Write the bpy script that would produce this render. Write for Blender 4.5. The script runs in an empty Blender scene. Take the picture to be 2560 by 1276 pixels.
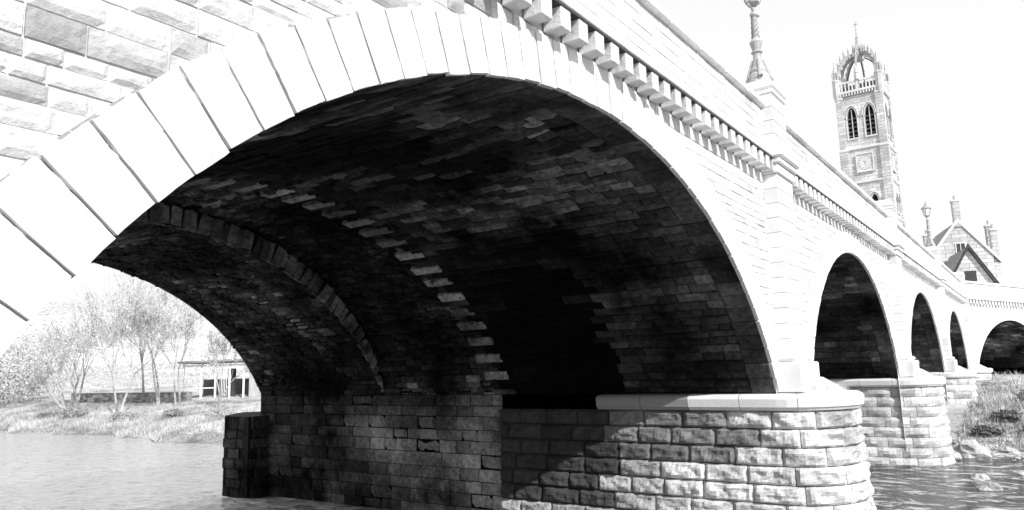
import bpy, math, random
import numpy as np
from mathutils import Vector, noise, Matrix
random.seed(7)
U=random.uniform
sc=bpy.context.scene
COL=sc.collection

# ---------------------------------------------------------------- builder
class MB:
    def __init__(s,T=None): s.v=[];s.f=[];s.t=[];s.m=[];s.T=T
    def av(s,p):
        if s.T: p=s.T(p)
        s.v.append((p[0],p[1],p[2])); return len(s.v)-1
    def face(s,pts,tone=1.0,mi=0):
        s.f.append([s.av(p) for p in pts]); s.t.append(tone); s.m.append(mi)
    def fi(s,idx,tone=1.0,mi=0):
        s.f.append(list(idx)); s.t.append(tone); s.m.append(mi)
    def box(s,x0,x1,y0,y1,z0,z1,tone=1.0,mi=0,b=0.0):
        if b<=0:
            c=[s.av(p) for p in [(x0,y0,z0),(x1,y0,z0),(x1,y1,z0),(x0,y1,z0),(x0,y0,z1),(x1,y0,z1),(x1,y1,z1),(x0,y1,z1)]]
            for q in [(0,3,2,1),(4,5,6,7),(0,1,5,4),(1,2,6,5),(2,3,7,6),(3,0,4,7)]: s.fi([c[i] for i in q],tone,mi)
            return
        lv=[(z0,b),(z0+b,0),(z1-b,0),(z1,b)]
        rings=[]
        for z,i in lv:
            rings.append([s.av(p) for p in [(x0+b+i,y0+i,z),(x1-b-i,y0+i,z),(x1-i,y0+b+i,z),(x1-i,y1-b-i,z),(x1-b-i,y1-i,z),(x0+b+i,y1-i,z),(x0+i,y1-b-i,z),(x0+i,y0+b+i,z)]])
        for a,c in zip(rings,rings[1:]):
            for k in range(8): s.fi([a[k],a[(k+1)%8],c[(k+1)%8],c[k]],tone,mi)
        s.fi(rings[0][::-1],tone,mi); s.fi(rings[-1],tone,mi)
    def lathe(s,cx,cy,prof,n=12,tone=1.0,mi=0):
        rings=[[s.av((cx+r*math.cos(2*math.pi*k/n),cy+r*math.sin(2*math.pi*k/n),z)) for k in range(n)] for r,z in prof]
        for a,c in zip(rings,rings[1:]):
            for k in range(n): s.fi([a[k],a[(k+1)%n],c[(k+1)%n],c[k]],tone,mi)
        s.fi(rings[0][::-1],tone,mi); s.fi(rings[-1],tone,mi)
    def tube(s,p0,p1,r0,r1,n=5,tone=1.0,mi=0):
        p0=Vector(p0);p1=Vector(p1);d=(p1-p0)
        if d.length<1e-5: return
        d.normalize(); a=d.orthogonal().normalized(); b=d.cross(a)
        A=[s.av(p0+(a*math.cos(2*math.pi*k/n)+b*math.sin(2*math.pi*k/n))*r0) for k in range(n)]
        B=[s.av(p1+(a*math.cos(2*math.pi*k/n)+b*math.sin(2*math.pi*k/n))*r1) for k in range(n)]
        for k in range(n): s.fi([A[k],A[(k+1)%n],B[(k+1)%n],B[k]],tone,mi)
    def build(s,name,mats,parent=None,smooth=False):
        me=bpy.data.meshes.new(name); me.from_pydata(s.v,[],s.f); 
        at=me.attributes.new('tone','FLOAT','FACE'); at.data.foreach_set('value',np.array(s.t,dtype=np.float32))
        for m in (mats if isinstance(mats,(list,tuple)) else [mats]): me.materials.append(m)
        me.polygons.foreach_set('material_index',np.array(s.m,dtype=np.int32))
        if smooth: me.polygons.foreach_set('use_smooth',np.ones(len(s.f),dtype=bool))
        me.update(); o=bpy.data.objects.new(name,me); COL.objects.link(o)
        if parent: o.parent=parent
        return o
def empty(name):
    e=bpy.data.objects.new(name,None); COL.objects.link(e); return e

# ---------------------------------------------------------------- materials
def mat_grey(name,base,lo=.7,hi=1.1,s1=.8,s2=14,g=.15,bump=.4,bd=.02,rough=.9,brick=None,spec=.25):
    m=bpy.data.materials.new(name); m.use_nodes=True; nt=m.node_tree; N=nt.nodes; L=nt.links; N.clear()
    out=N.new('ShaderNodeOutputMaterial'); bs=N.new('ShaderNodeBsdfPrincipled'); L.new(bs.outputs[0],out.inputs[0])
    bs.inputs['Roughness'].default_value=rough
    bs.inputs['Specular IOR Level'].default_value=spec
    tc=N.new('ShaderNodeTexCoord'); at=N.new('ShaderNodeAttribute'); at.attribute_name='tone'
    n1=N.new('ShaderNodeTexNoise'); n1.inputs['Scale'].default_value=s1; n1.inputs['Detail'].default_value=6; n1.inputs['Roughness'].default_value=.65
    n2=N.new('ShaderNodeTexNoise'); n2.inputs['Scale'].default_value=s2; n2.inputs['Detail'].default_value=8; n2.inputs['Roughness'].default_value=.7
    L.new(tc.outputs['Object'],n1.inputs['Vector']); L.new(tc.outputs['Object'],n2.inputs['Vector'])
    r1=N.new('ShaderNodeMapRange'); r1.inputs[1].default_value=.36; r1.inputs[2].default_value=.64; r1.inputs[3].default_value=lo; r1.inputs[4].default_value=hi
    r2=N.new('ShaderNodeMapRange'); r2.inputs[1].default_value=.3; r2.inputs[2].default_value=.7; r2.inputs[3].default_value=1-g; r2.inputs[4].default_value=1+g
    L.new(n1.outputs[0],r1.inputs[0]); L.new(n2.outputs[0],r2.inputs[0])
    def mul(a,b):
        x=N.new('ShaderNodeMath'); x.operation='MULTIPLY'; L.new(a,x.inputs[0])
        if isinstance(b,float): x.inputs[1].default_value=b
        else: L.new(b,x.inputs[1])
        return x.outputs[0]
    val=mul(mul(mul(r1.outputs[0],r2.outputs[0]),at.outputs['Fac']),float(base))
    h=n2.outputs[0]
    if brick:
        bt=N.new('ShaderNodeTexBrick'); sep=N.new('ShaderNodeSeparateXYZ'); cmb=N.new('ShaderNodeCombineXYZ'); ad=N.new('ShaderNodeMath'); ad.operation='ADD'
        L.new(tc.outputs['Object'],sep.inputs[0]); L.new(sep.outputs[0],ad.inputs[0]); L.new(sep.outputs[1],ad.inputs[1]); L.new(ad.outputs[0],cmb.inputs[0]); L.new(sep.outputs[2],cmb.inputs[1])
        L.new(cmb.outputs[0],bt.inputs['Vector']); bt.inputs['Scale'].default_value=1; bt.inputs['Brick Width'].default_value=brick[0]; bt.inputs['Row Height'].default_value=brick[1]
        bt.inputs['Mortar Size'].default_value=brick[2]; bt.inputs['Color1'].default_value=(.8,.8,.8,1); bt.inputs['Color2'].default_value=(1.1,1.1,1.1,1); bt.inputs['Mortar'].default_value=(brick[3],)*3+(1,)
        bw=N.new('ShaderNodeRGBToBW'); L.new(bt.outputs[0],bw.inputs[0]); val=mul(val,bw.outputs[0]); 
    cl_=N.new('ShaderNodeMath'); cl_.operation='MINIMUM'; cl_.inputs[1].default_value=.84; L.new(val,cl_.inputs[0]); val=cl_.outputs[0]
    cc=N.new('ShaderNodeCombineColor'); 
    for i in range(3): L.new(val,cc.inputs[i])
    L.new(cc.outputs[0],bs.inputs['Base Color'])
    bp=N.new('ShaderNodeBump'); bp.inputs['Strength'].default_value=bump; bp.inputs['Distance'].default_value=bd; L.new(h,bp.inputs['Height']); L.new(bp.outputs[0],bs.inputs['Normal'])
    return m
M_face=mat_grey('pale_sandstone',.80,.78,1.08,1.3,16,.14,.8,.03)
M_ring=mat_grey('dressed_sandstone',.80,.88,1.05,1.1,40,.10,.5,.010)
M_mort=mat_grey('lime_mortar',.60,.8,1.1,2,30,.15,.3,.01)
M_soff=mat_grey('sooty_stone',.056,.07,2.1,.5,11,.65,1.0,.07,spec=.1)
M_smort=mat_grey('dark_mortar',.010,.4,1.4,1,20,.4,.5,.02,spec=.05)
M_pier=mat_grey('rock_faced_stone',.80,.55,1.08,1.5,20,.28,.9,.03)
M_tower=mat_grey('tower_stone',.66,.78,1.10,.25,6,.2,.3,.05,brick=(.9,.38,.025,.55))
M_trim=mat_grey('tower_trim',.70,.85,1.05,.5,10,.15,.2,.02)
M_dark=mat_grey('dark_void',.02,.8,1.1)
M_slate=mat_grey('roof_slate',.34,.8,1.1,.5,8,.2,.3,.03,brick=(.3,.2,.01,.6))
M_slated=mat_grey('dark_slate',.10,.8,1.1,.5,8,.2,.3,.03,brick=(.3,.2,.01,.5))
M_iron=mat_grey('painted_iron',.5,.8,1.1,3,30,.2,.2,.005,rough=.5)
M_white=mat_grey('white_paint',.78,.95,1.02,1,10,.04,.1,.005,rough=.6)
M_ground=mat_grey('grass_ground',.54,.42,1.2,.35,5,.4,.9,.10)
M_grass=mat_grey('grass_blades',.62,.7,1.1,.5,5,.2,.1,.01)
M_leaf=mat_grey('spring_leaves',.70,.8,1.1,.5,5,.2,.1,.01)
M_bark=mat_grey('bark',.48,.7,1.1,2,12,.3,.5,.02)
M_rock=mat_grey('river_rock',.55,.6,1.1,2,9,.3,.7,.04)
M_road=mat_grey('asphalt',.2,.9,1.05)
M_glass=mat_grey('window_glass',.06,.9,1.05,rough=.1)
def mat_water():
    m=bpy.data.materials.new('river_water'); m.use_nodes=True; nt=m.node_tree; N=nt.nodes; L=nt.links
    bs=N['Principled BSDF']; bs.inputs['Roughness'].default_value=.10; bs.inputs['IOR'].default_value=1.33
    tc=N.new('ShaderNodeTexCoord'); sep=N.new('ShaderNodeSeparateXYZ'); L.new(tc.outputs['Object'],sep.inputs[0])
    mp=N.new('ShaderNodeMapping'); mp.inputs['Scale'].default_value=(1.6,1.0,1); L.new(tc.outputs['Object'],mp.inputs[0])
    a=N.new('ShaderNodeTexNoise'); a.inputs['Scale'].default_value=1.5; a.inputs['Detail'].default_value=8; a.inputs['Roughness'].default_value=.66; a.inputs['Distortion'].default_value=.9; L.new(mp.outputs[0],a.inputs['Vector'])
    b=N.new('ShaderNodeBump'); b.inputs['Strength'].default_value=1.0; b.inputs['Distance'].default_value=.34; L.new(a.outputs[0],b.inputs['Height']); L.new(b.outputs[0],bs.inputs['Normal'])
    f=N.new('ShaderNodeTexNoise'); f.inputs['Scale'].default_value=.8; f.inputs['Detail'].default_value=9; f.inputs['Roughness'].default_value=.75; f.inputs['Distortion'].default_value=1.5; L.new(mp.outputs[0],f.inputs['Vector'])
    r=N.new('ShaderNodeMapRange'); r.inputs[1].default_value=.51; r.inputs[2].default_value=.60; L.new(f.outputs[0],r.inputs[0])
    def yr(a0,a1,v0,v1):
        g=N.new('ShaderNodeMapRange'); g.inputs[1].default_value=a0; g.inputs[2].default_value=a1; g.inputs[3].default_value=v0; g.inputs[4].default_value=v1; L.new(sep.outputs[1],g.inputs[0]); return g
    g=yr(4,15,.06,.97); foam=yr(3,14,.75,0)
    rp=N.new('ShaderNodeTexNoise'); rp.inputs['Scale'].default_value=2.6; rp.inputs['Detail'].default_value=10; rp.inputs['Roughness'].default_value=.8; rp.inputs['Distortion'].default_value=.6; L.new(tc.outputs['Object'],rp.inputs['Vector'])
    rr=N.new('ShaderNodeMapRange'); rr.inputs[1].default_value=.34; rr.inputs[2].default_value=.48; rr.inputs[3].default_value=.42; rr.inputs[4].default_value=1.0; L.new(rp.outputs[0],rr.inputs[0])  # dark reflections on the ripples painted into the base colour
    m2=N.new('ShaderNodeMath'); m2.operation='MULTIPLY'; L.new(g.outputs[0],m2.inputs[0]); L.new(rr.outputs[0],m2.inputs[1])
    mu=N.new('ShaderNodeMath'); mu.operation='MULTIPLY'; L.new(r.outputs[0],mu.inputs[0]); L.new(foam.outputs[0],mu.inputs[1])
    ad=N.new('ShaderNodeMath'); ad.operation='ADD'; L.new(mu.outputs[0],ad.inputs[0]); L.new(m2.outputs[0],ad.inputs[1])
    cc=N.new('ShaderNodeCombineColor'); [L.new(ad.outputs[0],cc.inputs[i]) for i in range(3)]
    L.new(cc.outputs[0],bs.inputs['Base Color'])
    me_=yr(5,15,0,.9); L.new(me_.outputs[0],bs.inputs['Metallic'])
    return m
M_water=mat_water()

# ---------------------------------------------------------------- masonry
def block(mb,P,c,tone,j=.008,ch=.012,db=-.04,d1=0.0,n=0,m=0,amp=0.0,mi=0):
    (ax,ay),(bx,by),(cx,cy),(dx,dy)=c
    w=max(1e-3,.5*(abs(bx-ax)+abs(cx-dx))); h=max(1e-3,abs(dy-ay))
    def q(a,b,d):
        u=(ax*(1-a)+bx*a)*(1-b)+(dx*(1-a)+cx*a)*b; v=(ay*(1-a)+by*a)*(1-b)+(dy*(1-a)+cy*a)*b
        return P(u,v,d)
    fa=min(.3,j/w);fb=min(.3,j/h);ga=min(.4,(j+ch)/w);gb=min(.4,(j+ch)/h)
    if n==0:
        B=[mb.av(q(a,b,db)) for a,b in [(fa,fb),(1-fa,fb),(1-fa,1-fb),(fa,1-fb)]]
        E=[mb.av(q(a,b,d1-ch*.8)) for a,b in [(fa,fb),(1-fa,fb),(1-fa,1-fb),(fa,1-fb)]]
        F=[mb.av(q(a+U(-.2,.2)*ga,b+U(-.2,.2)*gb,d1)) for a,b in [(ga,gb),(1-ga,gb),(1-ga,1-gb),(ga,1-gb)]]
        for k in range(4):
            l=(k+1)%4; mb.fi([B[k],B[l],E[l],E[k]],tone,mi); mb.fi([E[k],E[l],F[l],F[k]],tone,mi)
        mb.fi(F,tone,mi)
    else:
        rows=[]
        off=Vector((U(-99,99),U(-99,99),U(-99,99)))
        for y in range(m+1):
            row=[]
            for x in range(n+1):
                a=fa+(1-2*fa)*x/n; b=fb+(1-2*fb)*y/m
                e=min(x,n-x,y,m-y)
                if e==0: d=d1-ch; a+=U(-.3,.3)*fa; b+=U(-.3,.3)*fb
                else:
                    d=d1+amp*(.55+1.0*noise.noise(Vector((a*w*4,b*h*6,0))+off)+.5*noise.noise(Vector((a*w*11,b*h*14,3))+off))*(1 if e>1 else .75)
                row.append(mb.av(q(a,b,d)))
            rows.append(row)
        for y in range(m):
            for x in range(n): mb.fi([rows[y][x],rows[y][x+1],rows[y+1][x+1],rows[y+1][x]],tone,mi)
        B=[mb.av(q(a,b,db)) for a,b in [(fa,fb),(1-fa,fb),(1-fa,1-fb),(fa,1-fb)]]
        mb.fi([B[0],B[1]]+rows[0][::-1],tone,mi); mb.fi([B[3],B[2]]+rows[m][::-1],tone,mi)
        mb.fi([B[0],B[3]]+[rows[y][0] for y in range(m,-1,-1)],tone,mi); mb.fi([B[1],B[2]]+[rows[y][n] for y in range(m,-1,-1)],tone,mi)
def courses(mb,P,ua,ub,va,vb,h,l0,l1,tonef,clip=None,jit=.006,hj=.15,sub=None,subkw=None,**kw):
    v=va; row=0
    while v<vb-1e-4:
        v1=v+h*U(1-hj,1+hj)
        if vb-v1<.45*h: v1=vb
        for (lb,rb,lt,rt) in (clip(v,v1) if clip else [(ua,ub,ua,ub)]):
            L=max(lb,lt);Rr=min(rb,rt); cuts=[]
            x=L+U(l0,l1)*U(.5,1.1)
            while x<Rr-.45*l0: cuts.append(x); x+=U(l0,l1)
            bs=[lb]+cuts+[rb]; ts=[lt]+cuts+[rt]
            for k in range(len(bs)-1):
                if bs[k+1]-bs[k]<.02 and ts[k+1]-ts[k]<.02: continue
                um=.5*(bs[k]+bs[k+1])
                k2=dict(kw)
                if sub and sub(um,v): k2.update(subkw)
                block(mb,P,[(bs[k],v),(bs[k+1],v),(ts[k+1],v1),(ts[k],v1)],tonef(um,.5*(v+v1)),d1=U(-jit,jit),**k2)
        v=v1; row+=1

ZS=2.55
class Arch:
    def __init__(s,cx,hs,crown,zc=.6,zs=ZS,n=160):
        s.cx=cx;s.hs=hs;s.crown=crown;s.zc=zc;s.b=crown-zc;s.a=hs/math.sqrt(1-((zs-zc)/s.b)**2); s.zs=zs
        t0=math.asin((zs-zc)/s.b)
        t=np.linspace(t0,math.pi-t0,n*4)
        x=cx-s.a*np.cos(t); z=zc+s.b*np.sin(t)
        nx=-np.cos(t)/s.a; nz=np.sin(t)/s.b; l=np.hypot(nx,nz); nx/=l;nz/=l
        ss=np.concatenate([[0],np.cumsum(np.hypot(np.diff(x),np.diff(z)))])
        s.s=ss;s.x=x;s.z=z;s.nx=nx;s.nz=nz;s.L=ss[-1]
    def at(s,u):
        return (np.interp(u,s.s,s.x),np.interp(u,s.s,s.z),np.interp(u,s.s,s.nx),np.interp(u,s.s,s.nz))
    def xz(s,z,off=.26):
        k=(z-s.zc)/(s.b+off)
        return 0 if k>=1 else (s.a+off)*math.sqrt(1-k*k)
    def zx(s,x,off=.26):
        k=(x-s.cx)/(s.a+off)
        return -9 if abs(k)>=1 else s.zc+(s.b+off)*math.sqrt(1-k*k)
W=13.6; TH=.51; ZT=6.28
def stone_tone(a=.82,b=1.08,pd=.12,d=.6):
    def f(u,v): return U(a,b)*(U(d,d+.15) if random.random()<pd else 1)
    return f
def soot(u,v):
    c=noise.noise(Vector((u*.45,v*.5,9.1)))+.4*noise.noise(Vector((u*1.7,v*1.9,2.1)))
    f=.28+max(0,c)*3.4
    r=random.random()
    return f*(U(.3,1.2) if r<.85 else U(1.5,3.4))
bridge=empty('stone_arch_bridge')
def bay(arch,x0,x1,T,fine,name,ydeep=W,three=False):
    F=MB(T);Rg=MB(T);S=MB(T);K=MB(T);SK=MB(T)
    Pf=lambda u,v,d:(u,-d,v)
    def clip(z0,z1):
        b=arch.xz(z0);t=arch.xz(z1)
        if b<=0: return [(x0,x1,x0,x1)]
        return [(x0,arch.cx-b,x0,arch.cx-t),(arch.cx+b,x1,arch.cx+t,x1)]
    h=.125 if fine else .17
    def ft(u,v):
        if fine and u<5.5:
            c=noise.noise(Vector((u*.9,v*.9,1.7)))
            return U(.82,1.05)*(U(.5,.8) if random.random()<.15+.35*max(0,c) else 1)
        return U(.92,1.08)*(U(.7,.85) if random.random()<.07 else 1)
    courses(F,Pf,x0,x1,ZS,ZT,h,.16,.42,ft,clip=clip,j=.005,ch=.006,jit=.007,hj=.3,sub=(lambda u,v:u<5.5) if fine else None,subkw=dict(n=8,m=4,amp=.018,ch=.006,j=.006))
    courses(F,lambda u,v,d:(u,-.05-d,v),x0,x1,6.66,7.46,.16,.25,.6,stone_tone(.93,1.07,pd=.06,d=.75),j=.005,ch=.005,jit=.004)
    n=int(round(arch.L/.275)); du=arch.L/n
    def Pr(u,v,d):
        x,z,nx,nz=arch.at(u); return (x+nx*v,-d,z+nz*v)
    for k in range(n):
        v0=U(-.014,.006) if fine else 0
        block(Rg,Pr,[(k*du,v0),((k+1)*du,v0),((k+1)*du,TH+U(-.01,.02)),(k*du,TH+U(-.01,.02))],U(.88,1.05),j=.010,ch=.007,db=-.03,d1=.035+U(-.005,.005),**(dict(n=6,m=10,amp=.006) if fine else {}))
        block(S,lambda u,v,d:(lambda q:(q[0]-q[2]*d,v,q[1]-q[3]*d))(arch.at(u)),[(k*du,.032),((k+1)*du,.032),((k+1)*du,.42),(k*du,.42)],U(.5,1.8),j=.006,ch=.008,db=-.04,d1=-v0)
    N=120
    xs=np.linspace(x0,x1,N)
    xs=sorted(list(xs)+[arch.cx-arch.hs-.02,arch.cx+arch.hs+.02])
    for a,b in zip(xs,xs[1:]):
        za=max(arch.zx(a,.12),-.0 if abs(a-arch.cx)<arch.hs else -.9);zb=max(arch.zx(b,.12),-.0 if abs(b-arch.cx)<arch.hs else -.9)
        if abs(a-arch.cx)>=arch.hs: za=-.9
        if abs(b-arch.cx)>=arch.hs: zb=-.9
        if abs(.5*(a+b)-arch.cx)>arch.hs: za=zb=-.9
        K.face([(a,.014,za),(b,.014,zb),(b,.014,6.6),(a,.014,6.6)],1)
    for k in range(120):
        u=arch.L*k/120;u2=arch.L*(k+1)/120
        a=arch.at(u);b=arch.at(u2)
        K.face([(a[0]+a[2]*.02,0.0,a[1]+a[3]*.02),(b[0]+b[2]*.02,0.0,b[1]+b[3]*.02),(b[0]+b[2]*TH,0.0,b[1]+b[3]*TH),(a[0]+a[2]*TH,0.0,a[1]+a[3]*TH)],.5)
        for (y0,y1) in ([(.002,5.6),(9.0,W)] if three else [(.002,ydeep)]):
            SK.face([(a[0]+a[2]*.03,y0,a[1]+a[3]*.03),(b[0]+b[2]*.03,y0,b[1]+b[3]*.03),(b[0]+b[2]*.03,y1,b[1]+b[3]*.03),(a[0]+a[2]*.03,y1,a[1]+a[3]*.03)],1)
    def mkP(ar):
        def Ps(u,v,d):
            x,z,nx,nz=ar.at(v); return (x-nx*d,u,z-nz*d)
        return Ps
    kw=dict(j=.006,ch=.012,jit=.016,hj=.25)
    if three:
        mid=Arch(arch.cx,arch.hs+.02,6.2,zc=1.95)
        def cl(v0,v1):
            e=5.6+random.choice([-.16,.16]); s_=.42; return [(s_,e,s_,e)]
        def soot_and_shade(u,v):  # soot noise plus painted shade: deep haunch blackened, stones near the mouth brightened
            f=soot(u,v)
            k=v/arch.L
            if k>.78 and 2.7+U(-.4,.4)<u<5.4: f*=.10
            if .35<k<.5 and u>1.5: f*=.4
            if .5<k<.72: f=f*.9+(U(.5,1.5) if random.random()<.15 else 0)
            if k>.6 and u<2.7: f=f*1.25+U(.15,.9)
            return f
        courses(S,mkP(arch),0,0,0,arch.L,.165,.26,.62,soot_and_shade,clip=cl,sub=lambda u,v:v>arch.L*.42,subkw=dict(n=6,m=3,amp=.045,ch=.014,j=.008),**kw)
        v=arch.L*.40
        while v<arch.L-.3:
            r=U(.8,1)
            block(S,mkP(arch),[(5.6-.38*r,v),(5.6+.3*r,v),(5.6+.3*r,v+.2),(5.6-.38*r,v+.2)],U(1.8,6.5),d1=.03,db=-.05,n=5,m=3,amp=.03); v+=U(.38,.5)  # quoins painted brighter to look lit along the arch edge
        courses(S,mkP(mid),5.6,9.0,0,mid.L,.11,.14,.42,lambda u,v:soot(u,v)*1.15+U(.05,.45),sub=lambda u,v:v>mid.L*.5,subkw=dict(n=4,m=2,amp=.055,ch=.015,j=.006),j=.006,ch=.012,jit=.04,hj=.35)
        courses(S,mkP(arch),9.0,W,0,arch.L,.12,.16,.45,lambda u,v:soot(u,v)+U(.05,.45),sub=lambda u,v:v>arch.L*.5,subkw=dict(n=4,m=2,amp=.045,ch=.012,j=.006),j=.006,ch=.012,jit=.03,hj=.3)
        for k in range(120):
            u=mid.L*k/120;u2=mid.L*(k+1)/120;a=mid.at(u);b=mid.at(u2)
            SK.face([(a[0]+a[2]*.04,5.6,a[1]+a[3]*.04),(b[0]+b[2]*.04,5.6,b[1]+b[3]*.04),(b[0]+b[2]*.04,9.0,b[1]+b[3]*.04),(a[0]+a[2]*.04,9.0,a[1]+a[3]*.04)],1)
        def Pst(u,v,d):
            a=arch.at(u*arch.L);b=mid.at(u*mid.L)
            return (a[0]*(1-v)+b[0]*v, 9.0-d, a[1]*(1-v)+b[1]*v)
        e=[0]
        while e[-1]<.99: e.append(e[-1]+U(.006,.017))
        for k in range(len(e)-1):
            sk=U(-.004,.004)
            block(S,Pst,[(e[k],0),(e[k+1],0),(e[k+1]+sk,U(.85,1)),(e[k]+sk,U(.85,1))],U(1.4,5.4),j=.0006,ch=.0012,db=-.06,d1=U(-.03,.05))
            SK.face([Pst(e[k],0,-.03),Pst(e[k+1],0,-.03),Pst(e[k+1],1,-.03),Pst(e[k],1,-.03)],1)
    else:
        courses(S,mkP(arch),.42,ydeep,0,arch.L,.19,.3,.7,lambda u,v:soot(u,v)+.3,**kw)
    for a,b in zip(xs,xs[1:]):
        za=max(arch.zx(a,.0),-.9) if abs(a-arch.cx)<arch.hs else -.9;zb=max(arch.zx(b,.0),-.9) if abs(b-arch.cx)<arch.hs else -.9
        if abs(.5*(a+b)-arch.cx)>arch.hs: za=zb=-.9
        K.face([(a,ydeep,za),(b,ydeep,zb),(b,ydeep,7.4),(a,ydeep,7.4)],.9)
    for xw in (arch.cx-arch.hs,arch.cx+arch.hs):
        sg=-1 if xw>arch.cx else 1
        ys_=5.58 if sg==-1 else .05
        SK.face([(xw-sg*.03,ys_,-1),(xw-sg*.03,ydeep,-1),(xw-sg*.03,ydeep,ZS+.1),(xw-sg*.03,ys_,ZS+.1)],1)
        if sg==-1: 
            if three:
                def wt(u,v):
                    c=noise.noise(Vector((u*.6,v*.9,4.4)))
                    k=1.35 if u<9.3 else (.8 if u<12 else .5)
                    return k*(U(.8,2.4)+max(0,c)*4.5)+(1.9 if u<6.5 else 0)  # lit near end and dim far end painted into the wall tone
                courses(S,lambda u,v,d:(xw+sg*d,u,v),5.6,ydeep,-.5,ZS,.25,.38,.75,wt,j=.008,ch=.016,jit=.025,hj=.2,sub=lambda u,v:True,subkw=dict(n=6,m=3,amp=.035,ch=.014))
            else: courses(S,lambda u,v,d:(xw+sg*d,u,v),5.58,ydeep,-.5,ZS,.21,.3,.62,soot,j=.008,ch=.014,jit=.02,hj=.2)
    # corbels, cornice, coping
    x=x0+.17
    while x<x1-.1:
        F.box(x-.090,x+.090,-.215,-.005,6.265,6.478,U(.85,1.0),b=.006)
        x+=.34
    K.box(x0,x1,-.222,.0,6.48,6.501,.12)  # dark slab painting the shade line under the cornice
    x=x0
    while x<x1-.05:
        e=min(x1,x+1.02)
        F.box(x+.003,e-.003,-.24,.05,6.503,6.595,U(.95,1.05),b=.010)
        F.box(x+.003,e-.003,-.13,.35,7.463,7.60,U(.95,1.05),b=.025)
        F.box(x+.003,e-.003,-.08,.05,6.597,6.658,1)
        F.box(x+.003,e-.003,W-.35,W+.1,7.463,7.60,1,b=.025)
        x=e
    K.face([(x0,-.036,6.5),(x1,-.036,6.5),(x1,-.036,7.5),(x0,-.036,7.5)],1.1)
    K.face([(x0,.3,6.5),(x1,.3,6.5),(x1,.3,7.5),(x0,.3,7.5)],.9)
    K.face([(x0,W-.3,6.5),(x1,W-.3,6.5),(x1,W-.3,7.5),(x0,W-.3,7.5)],.9)
    F.build(name+'_spandrel',M_face,bridge); Rg.build(name+'_voussoirs',M_ring,bridge); S.build(name+'_soffit',M_soff,bridge)
    K.build(name+'_backing',M_mort,bridge); SK.build(name+'_core',M_smort,bridge)
    D=MB(T); D.box(x0,x1,.31,W-.31,6.45,6.8,1); D.build(name+'_deck',M_road,bridge)

A1=Arch(6.75,5.75,5.78,.6);A2=Arch(19.7,5.1,5.66,.9);A3=Arch(32.0,4.9,5.58,1.0);A4=Arch(44.0,4.8,5.5,1.0);A5=Arch(5.05,4.2,5.4,1.2)
bay(A1,-2.5,13.55,None,True,'arch_a',three=True)
bay(A2,13.55,25.95,None,False,'arch_b')
bay(A3,25.95,38.05,None,False,'arch_c')
bay(A4,38.05,50.0,None,False,'arch_d')
ca,sa=math.cos(math.radians(-24)),math.sin(math.radians(-24))
def T5(p): return (50.0+p[0]*ca-p[1]*sa, p[0]*sa+p[1]*ca, p[2]-.012*p[0])
bay(A5,0.0,20.0,T5,False,'arch_e',ydeep=11)

# ---- piers
class Path:
    def __init__(s,pts):
        s.p=np.array(pts,float); d=np.diff(s.p,axis=0); l=np.hypot(d[:,0],d[:,1]); s.s=np.concatenate([[0],np.cumsum(l)]); s.L=s.s[-1]
        nn=np.stack([d[:,1]/l,-d[:,0]/l],1); vn=np.zeros_like(s.p); vn[:-1]+=nn; vn[1:]+=nn; vn/=np.linalg.norm(vn,axis=1)[:,None]; s.n=vn
    def at(s,u):
        return (np.interp(u,s.s,s.p[:,0]),np.interp(u,s.s,s.p[:,1]),np.interp(u,s.s,s.n[:,0]),np.interp(u,s.s,s.n[:,1]))
def pier_path(cx,w,yb):
    pts=[(cx-w,yb),(cx-w,yb*.5)]
    for k in range(25):
        a=math.pi+math.pi*k/24; pts.append((cx+w*math.cos(a),w*math.sin(a)*.88))
    pts+=[(cx+w,yb*.5),(cx+w,yb)]
    return Path(pts)
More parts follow.
